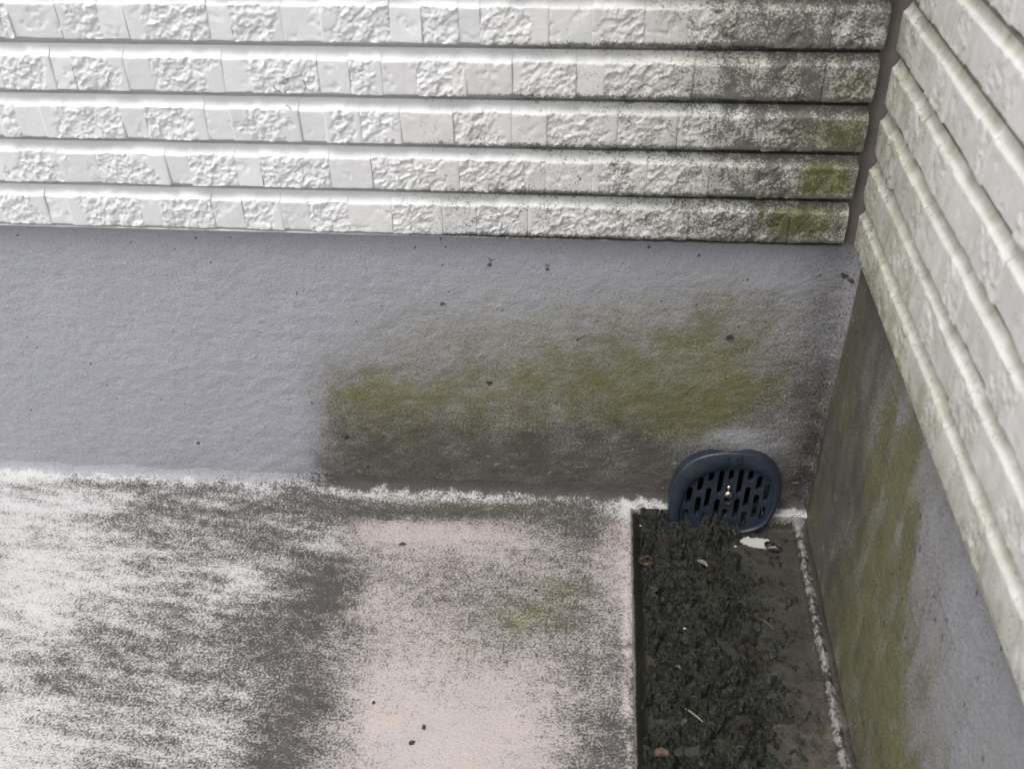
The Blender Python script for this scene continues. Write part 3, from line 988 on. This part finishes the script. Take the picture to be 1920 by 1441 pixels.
child_local = lambda name, me, parent, loc=(0, 0, 0), **k: add(name, me, parent, loc, **k)
rim = child_local("rim", loop_rings(rim_rings, M_PLASTIC, sharp=38), drain)


def curve_plate(name, outer, holes, z0, thick, bevel, mat):
    cu = bpy.data.curves.new(name, 'CURVE'); cu.dimensions = '2D'; cu.fill_mode = 'BOTH'
    cu.extrude = thick / 2; cu.bevel_depth = bevel; cu.bevel_resolution = 1
    for loop in [outer] + holes:
        sp = cu.splines.new('POLY'); sp.points.add(len(loop) - 1)
        for p, q in zip(sp.points, loop): p.co = (q[0] / 1000, q[1] / 1000, 0, 1)
        sp.use_cyclic_u = True
    tmp = bpy.data.objects.new(name, cu); COL.objects.link(tmp)
    bpy.context.view_layer.update()
    dg = bpy.context.evaluated_depsgraph_get()
    me = bpy.data.meshes.new_from_object(tmp.evaluated_get(dg))
    bpy.data.objects.remove(tmp); bpy.data.curves.remove(cu)
    co = np.zeros(len(me.vertices) * 3, np.float32); me.vertices.foreach_get("co", co)
    co = co.reshape(-1, 3); co[:, 2] += z0; me.vertices.foreach_set("co", co.ravel())
    me.materials.clear(); me.materials.append(mat)
    me.polygons.foreach_set("use_smooth", np.ones(len(me.polygons), bool)); me.set_sharp_from_angle(angle=math.radians(35))
    return me


def stadium(a, b, r, n=7):
    a = np.array(a); b = np.array(b); d = (b - a) / np.linalg.norm(b - a); th0 = math.atan2(d[1], d[0])
    P = [b + r * np.array([math.cos(th0 + t), math.sin(th0 + t)]) for t in np.linspace(-math.pi / 2, math.pi / 2, n)]
    P += [a + r * np.array([math.cos(th0 + t), math.sin(th0 + t)]) for t in np.linspace(math.pi / 2, 3 * math.pi / 2, n)]
    return P


SLOTS = [((-32.6, 25.6), (-31.7, 37.2)), ((-24.2, 37.2), (-23.5, 47.0)), ((-15.8, 47.4), (-15.4, 52.2)), ((-8.5, 36.2), (-7.3, 54.2)), ((0.0, 49.4), (.4, 55.2)),
         ((7.1, 37.0), (8.2, 55.6)), ((15.4, 49.6), (15.9, 55.0)), ((22.6, 41.6), (23.3, 50.4)), ((29.2, 31.0), (30.0, 42.8)), ((-24.9, 14.0), (-24.2, 28.2)),
         ((-17.6, 22.2), (-16.5, 37.4)), ((-9.6, 12.0), (-8.8, 26.8)), ((6.3, 12.5), (6.9, 28.2)), ((13.8, 25.0), (14.7, 39.6)), ((21.5, 14.5), (22.2, 32.6)),
         ((-34.0, 8.4), (-33.4, 15.6)), ((-18.9, 4.0), (-18.3, 13.4)), ((-2.6, 4.0), (-2.2, 17.8)), ((13.2, 4.0), (13.7, 16.4)), ((27.9, 13.0), (28.5, 21.6))]
holes = [stadium(a, b, 2.45) for a, b in SLOTS]
holes.append(stadium((-1.1, 29.4), (-.8, 41.0), 2.6))
grille = child_local("grille", curve_plate("grille", lay(fi, 0, .05)[:, :2] * 1000, holes, -.0046, .0044, .0003, M_PLASTIC), drain)
# raised collar round the screw's keyhole
def ring_mesh(c, r0, r1, z0, z1, mat, n=28):
    R = []
    for (r, z) in ((r1, z0), (r1 - .15, z1 - .1), (r1 - .4, z1), (r0 + .3, z1), (r0, z1 - .3), (r0, z0 - 2)):
        R.append(np.array([[(c[0] + r * math.cos(t)) / 1000, (c[1] + r * math.sin(t)) / 1000, z / 1000] for t in np.linspace(0, 2 * math.pi, n, endpoint=False)]))
    return loop_rings(R, mat, sharp=40)
child_local("collar", ring_mesh((-1.1, 29.0), 3.4, 5.2, -2.6, -1.5, M_PLASTIC), grille)


def dome_mesh(c, r, z0, h, mat, n=20):
    R = [np.array([[(c[0] + rr * math.cos(t)) / 1000, (c[1] + rr * math.sin(t)) / 1000, z / 1000] for t in np.linspace(0, 2 * math.pi, n, endpoint=False)])
         for rr, z in [(r * .93, z0 - 1.0), (r, z0), (r * .97, z0 + h * .35), (r * .82, z0 + h * .72), (r * .5, z0 + h * .95), (r * .05, z0 + h)]]
    return loop_rings(R, mat, sharp=60)


def cross_recess(c, r, z, mat):
    V = []; F = []
    for a in (0.35, 0.35 + math.pi / 2):
        ca, sa = math.cos(a), math.sin(a); i0 = len(V)
        for zz in (z, z - .5):
            for (p, q) in ((-r, -.35), (r, -.35), (r, .35), (-r, .35)):
                V.append(((c[0] + p * ca - q * sa) / 1000, (c[1] + p * sa + q * ca) / 1000, zz / 1000))
        F += [(i0, i0 + 1, i0 + 2, i0 + 3), (i0 + 4, i0 + 7, i0 + 6, i0 + 5)] + [(i0 + k, i0 + 4 + k, i0 + 4 + (k + 1) % 4, i0 + (k + 1) % 4) for k in range(4)]
    return mesh_from("recess", V, F, mat, smooth=False)


screw = child_local("screw", dome_mesh((-1.0, 34.9), 3.5, -.6, 2.6, M_STEEL), drain)
child_local("screw_recess", cross_recess((-1.0, 34.9), 1.6, 2.05, M_HOLE), screw)
child_local("screw_tip", dome_mesh((-.8, 40.6), 2.1, -2.2, 1.5, M_STEEL), drain)
# raised letters on the rim
def bars(rects, z0, z1, mat):
    V = []; F = []
    for (x0, x1, y0, y1) in rects:
        i0 = len(V); e = .12
        for (z, k) in ((z0, 0), (z1 - .1, 0), (z1, e)):
            V += [((x0 + k) / 1000, (y0 + k) / 1000, z / 1000), ((x1 - k) / 1000, (y0 + k) / 1000, z / 1000), ((x1 - k) / 1000, (y1 - k) / 1000, z / 1000), ((x0 + k) / 1000, (y1 - k) / 1000, z / 1000)]
        for lv in (0, 4):
            F += [(i0 + lv + k, i0 + lv + (k + 1) % 4, i0 + lv + 4 + (k + 1) % 4, i0 + lv + 4 + k) for k in range(4)]
        F.append((i0 + 8, i0 + 9, i0 + 10, i0 + 11))
    return mesh_from("raised_letter", V, F, mat, smooth=False)
child_local("raised_letter", bars([(-5.3, -4.1, 65.3, 71.3), (-6.1, -3.3, 65.2, 66.2), (-6.1, -3.3, 70.3, 71.4)], -.3, 2.1, M_PLASTIC), rim, label="raised letter I on the rim")
child_local("raised_letter", bars([(2.2, 3.3, 66.0, 71.8), (5.5, 6.6, 66.0, 71.8), (2.6, 6.2, 65.5, 66.5)], -.3, 2.1, M_PLASTIC), rim, label="raised letter U on the rim")
# outlet pipe behind the grille, set in the wall
pipe_rings = []
for (r, w) in ((37.0, -5.5), (36.5, -16.0), (34.0, -70.0), (1.0, -71.0)):
    pipe_rings.append(np.array([[(-2.3 + r * math.cos(t)) / 1000, (29.5 + r * .86 * math.sin(t)) / 1000, w / 1000] for t in np.linspace(0, 2 * math.pi, 40, endpoint=False)]))
child_local("outlet_pipe", loop_rings(pipe_rings, M_HOLE, sharp=50), drain)

# ------------------------------------------------------------------ sludge and rotten leaves in the channel
def litter_mask(x, y):
    """where the mat of rotten matter lies: ragged islands, dense on the left, scattered on the right"""
    wx = x + .0040 * fbm(x, y, .009, 3, 91); wy = y + .0040 * fbm(x, y, .009, 3, 92)
    edge = -.056 + .006 * np.sin(y * 31) + .014 * sstep(-.10, -.20, y) - .014 * sstep(-.20, -.30, y)
    bias = .42 * sstep(.016, -.012, x - edge) - .17
    bias = bias * sstep(-.1405, -.130, x + .004 * fbm(y, x, .02, 3, 97)) - .35 * sstep(-.132, -.1405, x)
    clod = .5 * sstep(.10, .24, fbm(wx, wy, .0075, 3, 93)) * sstep(-.020, -.028, x) * sstep(-.075, -.055, x)
    crev = sstep(.015, .075, np.abs(fbm(wx, wy * 1.5, .030, 3, 94)))
    bare = 1 - np.exp(-((x + .040) / .017) ** 4 - ((y + .0315) / .0085) ** 4)
    return bare * np.maximum(sstep(-.02, .09, fbm(wx, wy * 1.25, .021, 4, 102, .6) + bias - .03) * crev, clod)


def litter_height(x, y):
    m = litter_mask(x, y)
    wx = x + .0045 * fbm(x, y, .011, 3, 103); wy = y + .0045 * fbm(x, y, .011, 3, 104)
    big = np.clip(fbm(x, y, .017, 2, 105) * 1.2 + .55, 0, 1)
    crum = facets(wx, wy * 1.3, .0062, 106, 9) * .9 + .1
    fold = 1 - np.abs(fbm(wx, wy * 1.35, .0058, 2, 107)) * 2.2
    fine = 1 - np.abs(fbm(wx * 1.2, wy, .0027, 2, 109)) * 2.0
    lip = m * (1 - m) * 4
    thick = .25 + .75 * sstep(.012, -.012, x + .058)
    h = m * thick * (.0008 + .0075 * big * crum + .0072 * np.clip(fold, -.3, 1) * (.35 + .65 * big) + .0026 * fine) + .0020 * lip * thick * big
    pile = np.exp(-((x + .087) / .026) ** 4 - ((y + .026) / .009) ** 2)
    h = h + .0050 * pile * (.6 + .4 * np.clip(fold, 0, 1))                # heaped against the grille
    h = h + .0004 * np.clip(fbm(x, y, .006, 3, 108), 0, 1)
    h = h * sstep(-.0118, -.0150, y) * sstep(-.014, -.019, x) * sstep(-.1420, -.1385, x)
    return h


def litter_sheet():
    xs = np.arange(-.1425, -.0130, .0006); ys = np.concatenate([np.arange(-.290, -.0115, .0006)])
    ys = np.concatenate([np.linspace(-.45, -.292, 60), ys])
    X, Y = np.meshgrid(xs, ys)
    H = litter_height(X, Y)
    Z = floor_height(X, Y) + H - .0006
    V = np.stack([X, Y, Z], -1).reshape(-1, 3)
    return mesh_from("leaf_sludge", V, grid_faces(len(ys), len(xs)), M_SLUDGE)


add("leaf_sludge", litter_sheet(), kind="stuff", label="black wet sludge of rotten leaves heaped in the drain channel", category="leaf litter")


def top_z(x, y):
    x = np.array([x]); y = np.array([y])
    return float((floor_height(x, y) + litter_height(x, y) - .0006)[0])


def shreds(count):
    rs = np.random.RandomState(33)
    xs = -.1405 + .122 * rs.rand(count * 4); ys = -.33 + .315 * rs.rand(count * 4)
    keep = litter_mask(xs, ys) * (.45 + .9 * (fbm(xs, ys, .02, 2, 111) + .3)) > rs.rand(count * 4) * .75
    few = rs.rand(count * 4) < .02
    idx = np.where(keep | few)[0][:count]
    xs, ys = xs[idx], ys[idx]; n = len(xs)
    zs = floor_height(xs, ys) + litter_height(xs, ys) - .0006
    seg = 6
    L = rs.uniform(.0025, .010, n); Wd = rs.uniform(.0, 1, n) ** 6 * .0010 + .00025; th = rs.uniform(0, 2 * np.pi, n)
    cur = rs.uniform(-2.6, 2.6, n); arch = rs.uniform(.0002, .0012, n); tw = rs.uniform(-1.6, 1.6, n); t0 = rs.uniform(-.8, .8, n); pit = rs.uniform(-.18, .18, n)
    V = np.zeros((n, seg + 1, 3, 3))
    px = np.zeros(n); py = np.zeros(n)
    for i in range(seg + 1):
        t = i / seg
        ang = th + cur * (t - .5)
        if i: px = px + np.cos(ang) * L / seg; py = py + np.sin(ang) * L / seg
        pz = arch * 4 * t * (1 - t) + pit * L * (t - .5)
        w = Wd * (.25 + 1.5 * t * (1 - t) * 2) * .5
        roll = t0 + tw * t
        nx, ny, nz = -np.sin(ang) * np.cos(roll), np.cos(ang) * np.cos(roll), np.sin(roll)
        for j, q in enumerate((-1, 0, 1)):
            V[:, i, j, 0] = xs + px - np.cos(th) * L * .4 + nx * w * q
            V[:, i, j, 1] = ys + py - np.sin(th) * L * .4 + ny * w * q
            V[:, i, j, 2] = zs + pz + nz * w * q + (.0002 if j == 1 else 0) - .0002
    V[..., 0] = np.clip(V[..., 0], -.1400, -.0160); V[..., 1] = np.minimum(V[..., 1], -.0145)
    base = (np.arange(n) * (seg + 1) * 3)[:, None, None]
    f = grid_faces(seg + 1, 3)[None] + base
    return mesh_from("leaf_shreds", V.reshape(-1, 3), f.reshape(-1, 4), M_SHRED)


def matted_leaves(count):
    """crumpled rotten leaves lying over one another, one joined mesh"""
    rs = np.random.RandomState(77)
    k = count * 6
    xs = -.139 + .105 * rs.rand(k); ys = -.33 + .311 * rs.rand(k)
    ok = np.where(litter_mask(xs, ys) * (.4 + 1.2 * (fbm(xs, ys, .018, 2, 112) + .25)) > rs.rand(k) * .9)[0][:count]
    xs, ys = xs[ok], ys[ok]; n = len(xs)
    zs = floor_height(xs, ys) + litter_height(xs, ys)
    na, nb = 11, 8
    A, B = np.meshgrid(np.linspace(-1, 1, na), np.linspace(-1, 1, nb), indexing='ij')
    A = A[None]; B = B[None]
    c = lambda lo, hi: rs.uniform(lo, hi, n)[:, None, None]
    sz = c(0, 1) ** 2.5; L = .0014 + .0046 * sz; W = (.0007 + .0022 * sz) * c(.7, 1.3); seed_u = c(0, 60)
    wid = np.sqrt(np.clip(1.02 - A * A, 0, 1)) * (1 + 1.1 * fbm(A * .5 + seed_u, B * 0 + np.sign(B) * 3 + seed_u, .45, 2, 113))
    lx = A * L * (1 + .15 * fbm(B + seed_u, A * 0, .6, 2, 114)); ly = B * W * wid
    curl = c(-500, 800); rad = 1 / np.where(np.abs(curl) < 60, 60, curl)
    th = ly / rad
    cy = np.sin(th) * rad; cz = (1 - np.cos(th)) * rad
    bend = c(-60, 120)
    cz = cz + bend * lx * lx * .5 + .0016 * fbm(lx + seed_u, ly + seed_u, .0026, 3, 115) + .0012 * np.abs(fbm(lx + seed_u, ly - seed_u, .0014, 2, 116))
    ro = c(-.8, .8); pi_ = c(-.5, .5); ya = c(0, 6.283)
    y1 = cy * np.cos(ro) - cz * np.sin(ro); z1 = cy * np.sin(ro) + cz * np.cos(ro)
    x2 = lx * np.cos(pi_) - z1 * np.sin(pi_); z2 = lx * np.sin(pi_) + z1 * np.cos(pi_)
    X = x2 * np.cos(ya) - y1 * np.sin(ya) + xs[:, None, None]; Y = x2 * np.sin(ya) + y1 * np.cos(ya) + ys[:, None, None]
    Z = z2 + zs[:, None, None] + c(-.0008, .0006)
    X = np.clip(X, -.1405, -.016); Y = np.minimum(Y, -.0165)
    Z = np.maximum(Z, floor_height(X, Y) + .0002)
    V = np.stack([X, Y, Z], -1).reshape(-1, 3)
    f = grid_faces(na, nb)[None] + (np.arange(n) * na * nb)[:, None, None]
    return mesh_from("matted_leaves", V, f.reshape(-1, 4), M_SHRED)


add("matted_leaves", matted_leaves(60), kind="stuff", label="crumpled black rotten leaves matted together along the channel", category="leaf litter")
add("leaf_shreds", shreds(2000), kind="stuff", label="shredded blackened leaf scraps covering the sludge in the channel", category="leaf litter")


# ------------------------------------------------------------------ single leaves, twigs, chips
def strip_leaf(name, pts, widths, mat, bend=.0006, thick=.0003, roll=0.0):
    """a curled leaf blade: a strip along pts with a raised midrib and some thickness"""
    pts = [Vector(p) for p in pts]; V = []; n = len(pts)
    for lay_ in (0, 1):
        for i, p in enumerate(pts):
            t = (pts[min(i + 1, n - 1)] - pts[max(i - 1, 0)]).normalized()
            sd = t.cross(Vector((math.sin(roll), 0, math.cos(roll))))
            sd.normalize(); up = sd.cross(t)
            for q in (-1, -.5, 0, .5, 1):
                V.append(p + sd * q * widths[i] + up * (bend * (q * q) - thick * lay_))
    F = []; c = 5; off = n * c
    for i in range(n - 1):
        for j in range(c - 1):
            a = i * c + j
            F.append((a, a + 1, a + c + 1, a + c)); F.append((off + a, off + a + c, off + a + c + 1, off + a + 1))
        for j in (0, c - 1):
            a = i * c + j; q = (a, a + c, off + a + c, off + a)
            F.append(q if j == 0 else q[::-1])
    for i in (0, n - 1):
        for j in range(c - 1):
            a = i * c + j; q = (a + 1, a, off + a, off + a + 1)
            F.append(q if i == 0 else q[::-1])
    return mesh_from(name, [tuple(v) for v in V], F, mat, sharp=60)


def place(name, pts_to_mesh, x, y, lift, label, category, group=None, ground=None):
    z = (top_z(x, y) if ground is None else ground) + lift
    return add(name, pts_to_mesh, loc=(x, y, z), label=label, category=category, group=group)


def arc(r, a0, a1, n, squash=1.0, z=0.0, ang=0.0):
    o = []
    for t in np.linspace(a0, a1, n):
        px, py = r * math.cos(t), r * squash * math.sin(t)
        o.append((px * math.cos(ang) - py * math.sin(ang), px * math.sin(ang) + py * math.cos(ang), z))
    return o


place("curled_leaf", strip_leaf("curled_leaf", arc(.0062, .3, 6.5, 22, .55, .0024, -.1), [.0012 + .0011 * math.sin(q) ** 2 for q in np.linspace(0, 3, 22)], M_BLACK, .0003, .0009, 1.1),
      -.0290, -.0375, .0006, "black curled ring of dead leaf lying by the bare white patch", "dead leaf")
place("dead_leaf", strip_leaf("dead_leaf", [(-.006, -.001, .0005), (-.003, .0004, .0018), (0, .001, .0022), (.003, .0005, .0016), (.0058, -.0015, .0004)], [.0008, .0028, .0036, .0028, .0006], M_BROWN, .0016),
      -.1270, -.2345, .0012, "small reddish brown dead leaf at the bottom edge of the sludge", "dead leaf")
place("dead_leaf", strip_leaf("dead_leaf", [(-.004, .002, .0004), (-.002, .0012, .0014), (0, .0, .0018), (.002, -.0014, .0012), (.0035, -.0030, .0003)], [.0005, .0015, .002, .0015, .0005], M_TAN, .0012),
      -.0885, -.0650, .0014, "pale tan scrap of folded leaf on the sludge below the drain cover", "dead leaf")
place("curled_leaf", strip_leaf("curled_leaf", arc(.0052, .4, 8.5, 26, .8, .0016, .2), [.0012] * 26, M_BROWN, .0003, .0004, .9),
      -.1330, -.0645, .0008, "brown coiled leaf curl against the left edge of the channel", "dead leaf")
place("dead_leaf", strip_leaf("dead_leaf", [(-.002, .001, .0004), (0, 0, .0013), (.0015, -.002, .0006)], [.0005, .0013, .0006], M_BROWN, .0008),
      -.1125, -.1660, .0012, "tiny orange brown leaf fragment on the left part of the sludge", "dead leaf")
place("twig", tube_mesh("twig", [(-.0055, .0050, .0006), (-.002, .0022, .0013), (.002, -.0014, .0014), (.0060, -.0048, .0005)], [.0005, .0007, .0007, .0004], M_STRAW),
      -.1040, -.2050, .0008, "short pale straw lying slantwise on the sludge near the bottom", "twig")
place("twig", tube_mesh("twig", [(-.0065, .0055, .0003), (-.002, .0025, .001), (.002, -.001, .001), (.0055, -.0055, .0003)], [.0004, .0006, .0006, .0003], M_TWIG),
      -.0440, -.1150, .0005, "thin reddish brown twig on the bare right side of the channel", "twig")
STEMS = [((-.0875, -.0285), .010, 1.2, "dry stem leaning on the left part of the grille's foot"), ((-.0800, -.0300), .014, .9, "longest dry stem standing before the middle of the grille's foot"),
         ((-.0570, -.0290), .011, 1.9, "dry stem standing before the right part of the grille's foot")]
for (p, ln, a, lab) in STEMS:
    pts = [(0, 0, 0)]
    for i in range(5):
        f_ = (i + 1) / 5
        pts.append((ln * .45 * math.cos(a) * f_ + .0008 * math.sin(5 * f_), .0028 * f_, ln * .9 * f_ ** .8))
    place("dry_stem", tube_mesh("dry_stem", pts, [.0005, .00045, .0004, .0004, .0003, .0002], M_TWIG, 6), p[0], p[1], -.0006, lab, "stem", "dry stems at the foot of the grille")


def lump(name, r, mat, seed_, flat=.5):
    rs = np.random.RandomState(seed_); V = []; F = []
    na, nb = 9, 6
    for j in range(nb):
        ph = math.pi * (j / (nb - 1)) - math.pi / 2
        for i in range(na):
            t = 2 * math.pi * i / na; k = r * (1 + .8 * (rs.rand() - .5))
            V.append((k * math.cos(ph) * math.cos(t) * 1.25, k * math.cos(ph) * math.sin(t) * .8, k * flat * (math.sin(ph) + .6)))
    for j in range(nb - 1):
        for i in range(na):
            i2 = (i + 1) % na; F.append((j * na + i, j * na + i2, (j + 1) * na + i2, (j + 1) * na + i))
    return mesh_from(name, V, F, mat)


for (x, y, r, lab) in [(-.1360, -.0205, .0011, "tiny white chip at the back left corner of the channel"), (-.1058, -.1285, .0010, "tiny white chip in the middle of the sludge"), (-.0593, -.0372, .0009, "tiny white chip left of the bare white patch")]:
    place("paint_chip", lump("paint_chip", r, M_CHIP, int(-x * 1e4), .5), x, y, .0006, lab, "paint chip", "white chips in the channel")
for i, (x, y, r, lab) in enumerate([(-.3278, -.0655, .0021, "dark dirt crumb near the top of the pink floor patch"), (-.2923, -.2431, .0020, "blackest dirt crumb at the bottom of the pink floor patch"),
                                    (-.3236, -.2142, .0013, "dark dirt crumb at the lower left of the pink floor patch"), (-.2860, -.2310, .0014, "flat brown dirt crumb just above the blackest one"),
                                    (-.2179, -.1069, .0013, "small dirt crumb on the right half of the pink floor patch")]):
    o = place("dirt_crumb", lump("dirt_crumb", r, M_CRUMB, 40 + i, .30), x, y, 0.0, lab, "dirt crumb", "crumbs of dirt on the floor", ground=float(floor_height(np.array([x]), np.array([y]))[0]))
    o.rotation_euler.z = .6 * i

# stray fibres stuck to the siding
yf = -.0098
for (c, pts, lab) in [((-.3836, .3605), arc(.0024, 0, 6.28, 16), "tiny closed ring of fibre stuck on a rough white brick"),
                      ((-.3716, .3555), arc(.0060, -1.2, .7, 10), "curved dark hair to the right of the fibre ring"),
                      ((-.3880, .3535), arc(.0070, 3.6, 4.9, 10), "curved dark hair below and left of the fibre ring"),
                      ((-.3834, .3390), arc(.0045, -1.6, 1.3, 10), "curved dark hair on the brick course below the fibre ring")]:
    mx, mz = np.mean([p[0] for p in pts]), np.mean([p[1] for p in pts])
    me = tube_mesh("fibre", [(p[0] - mx, -.0002, p[1] - mz) for p in pts], [.00022] * len(pts), M_FIBRE, 5)
    add("fibre", me, loc=(c[0], yf, c[1]), label=lab, category="fibre", group="fibres on the siding")
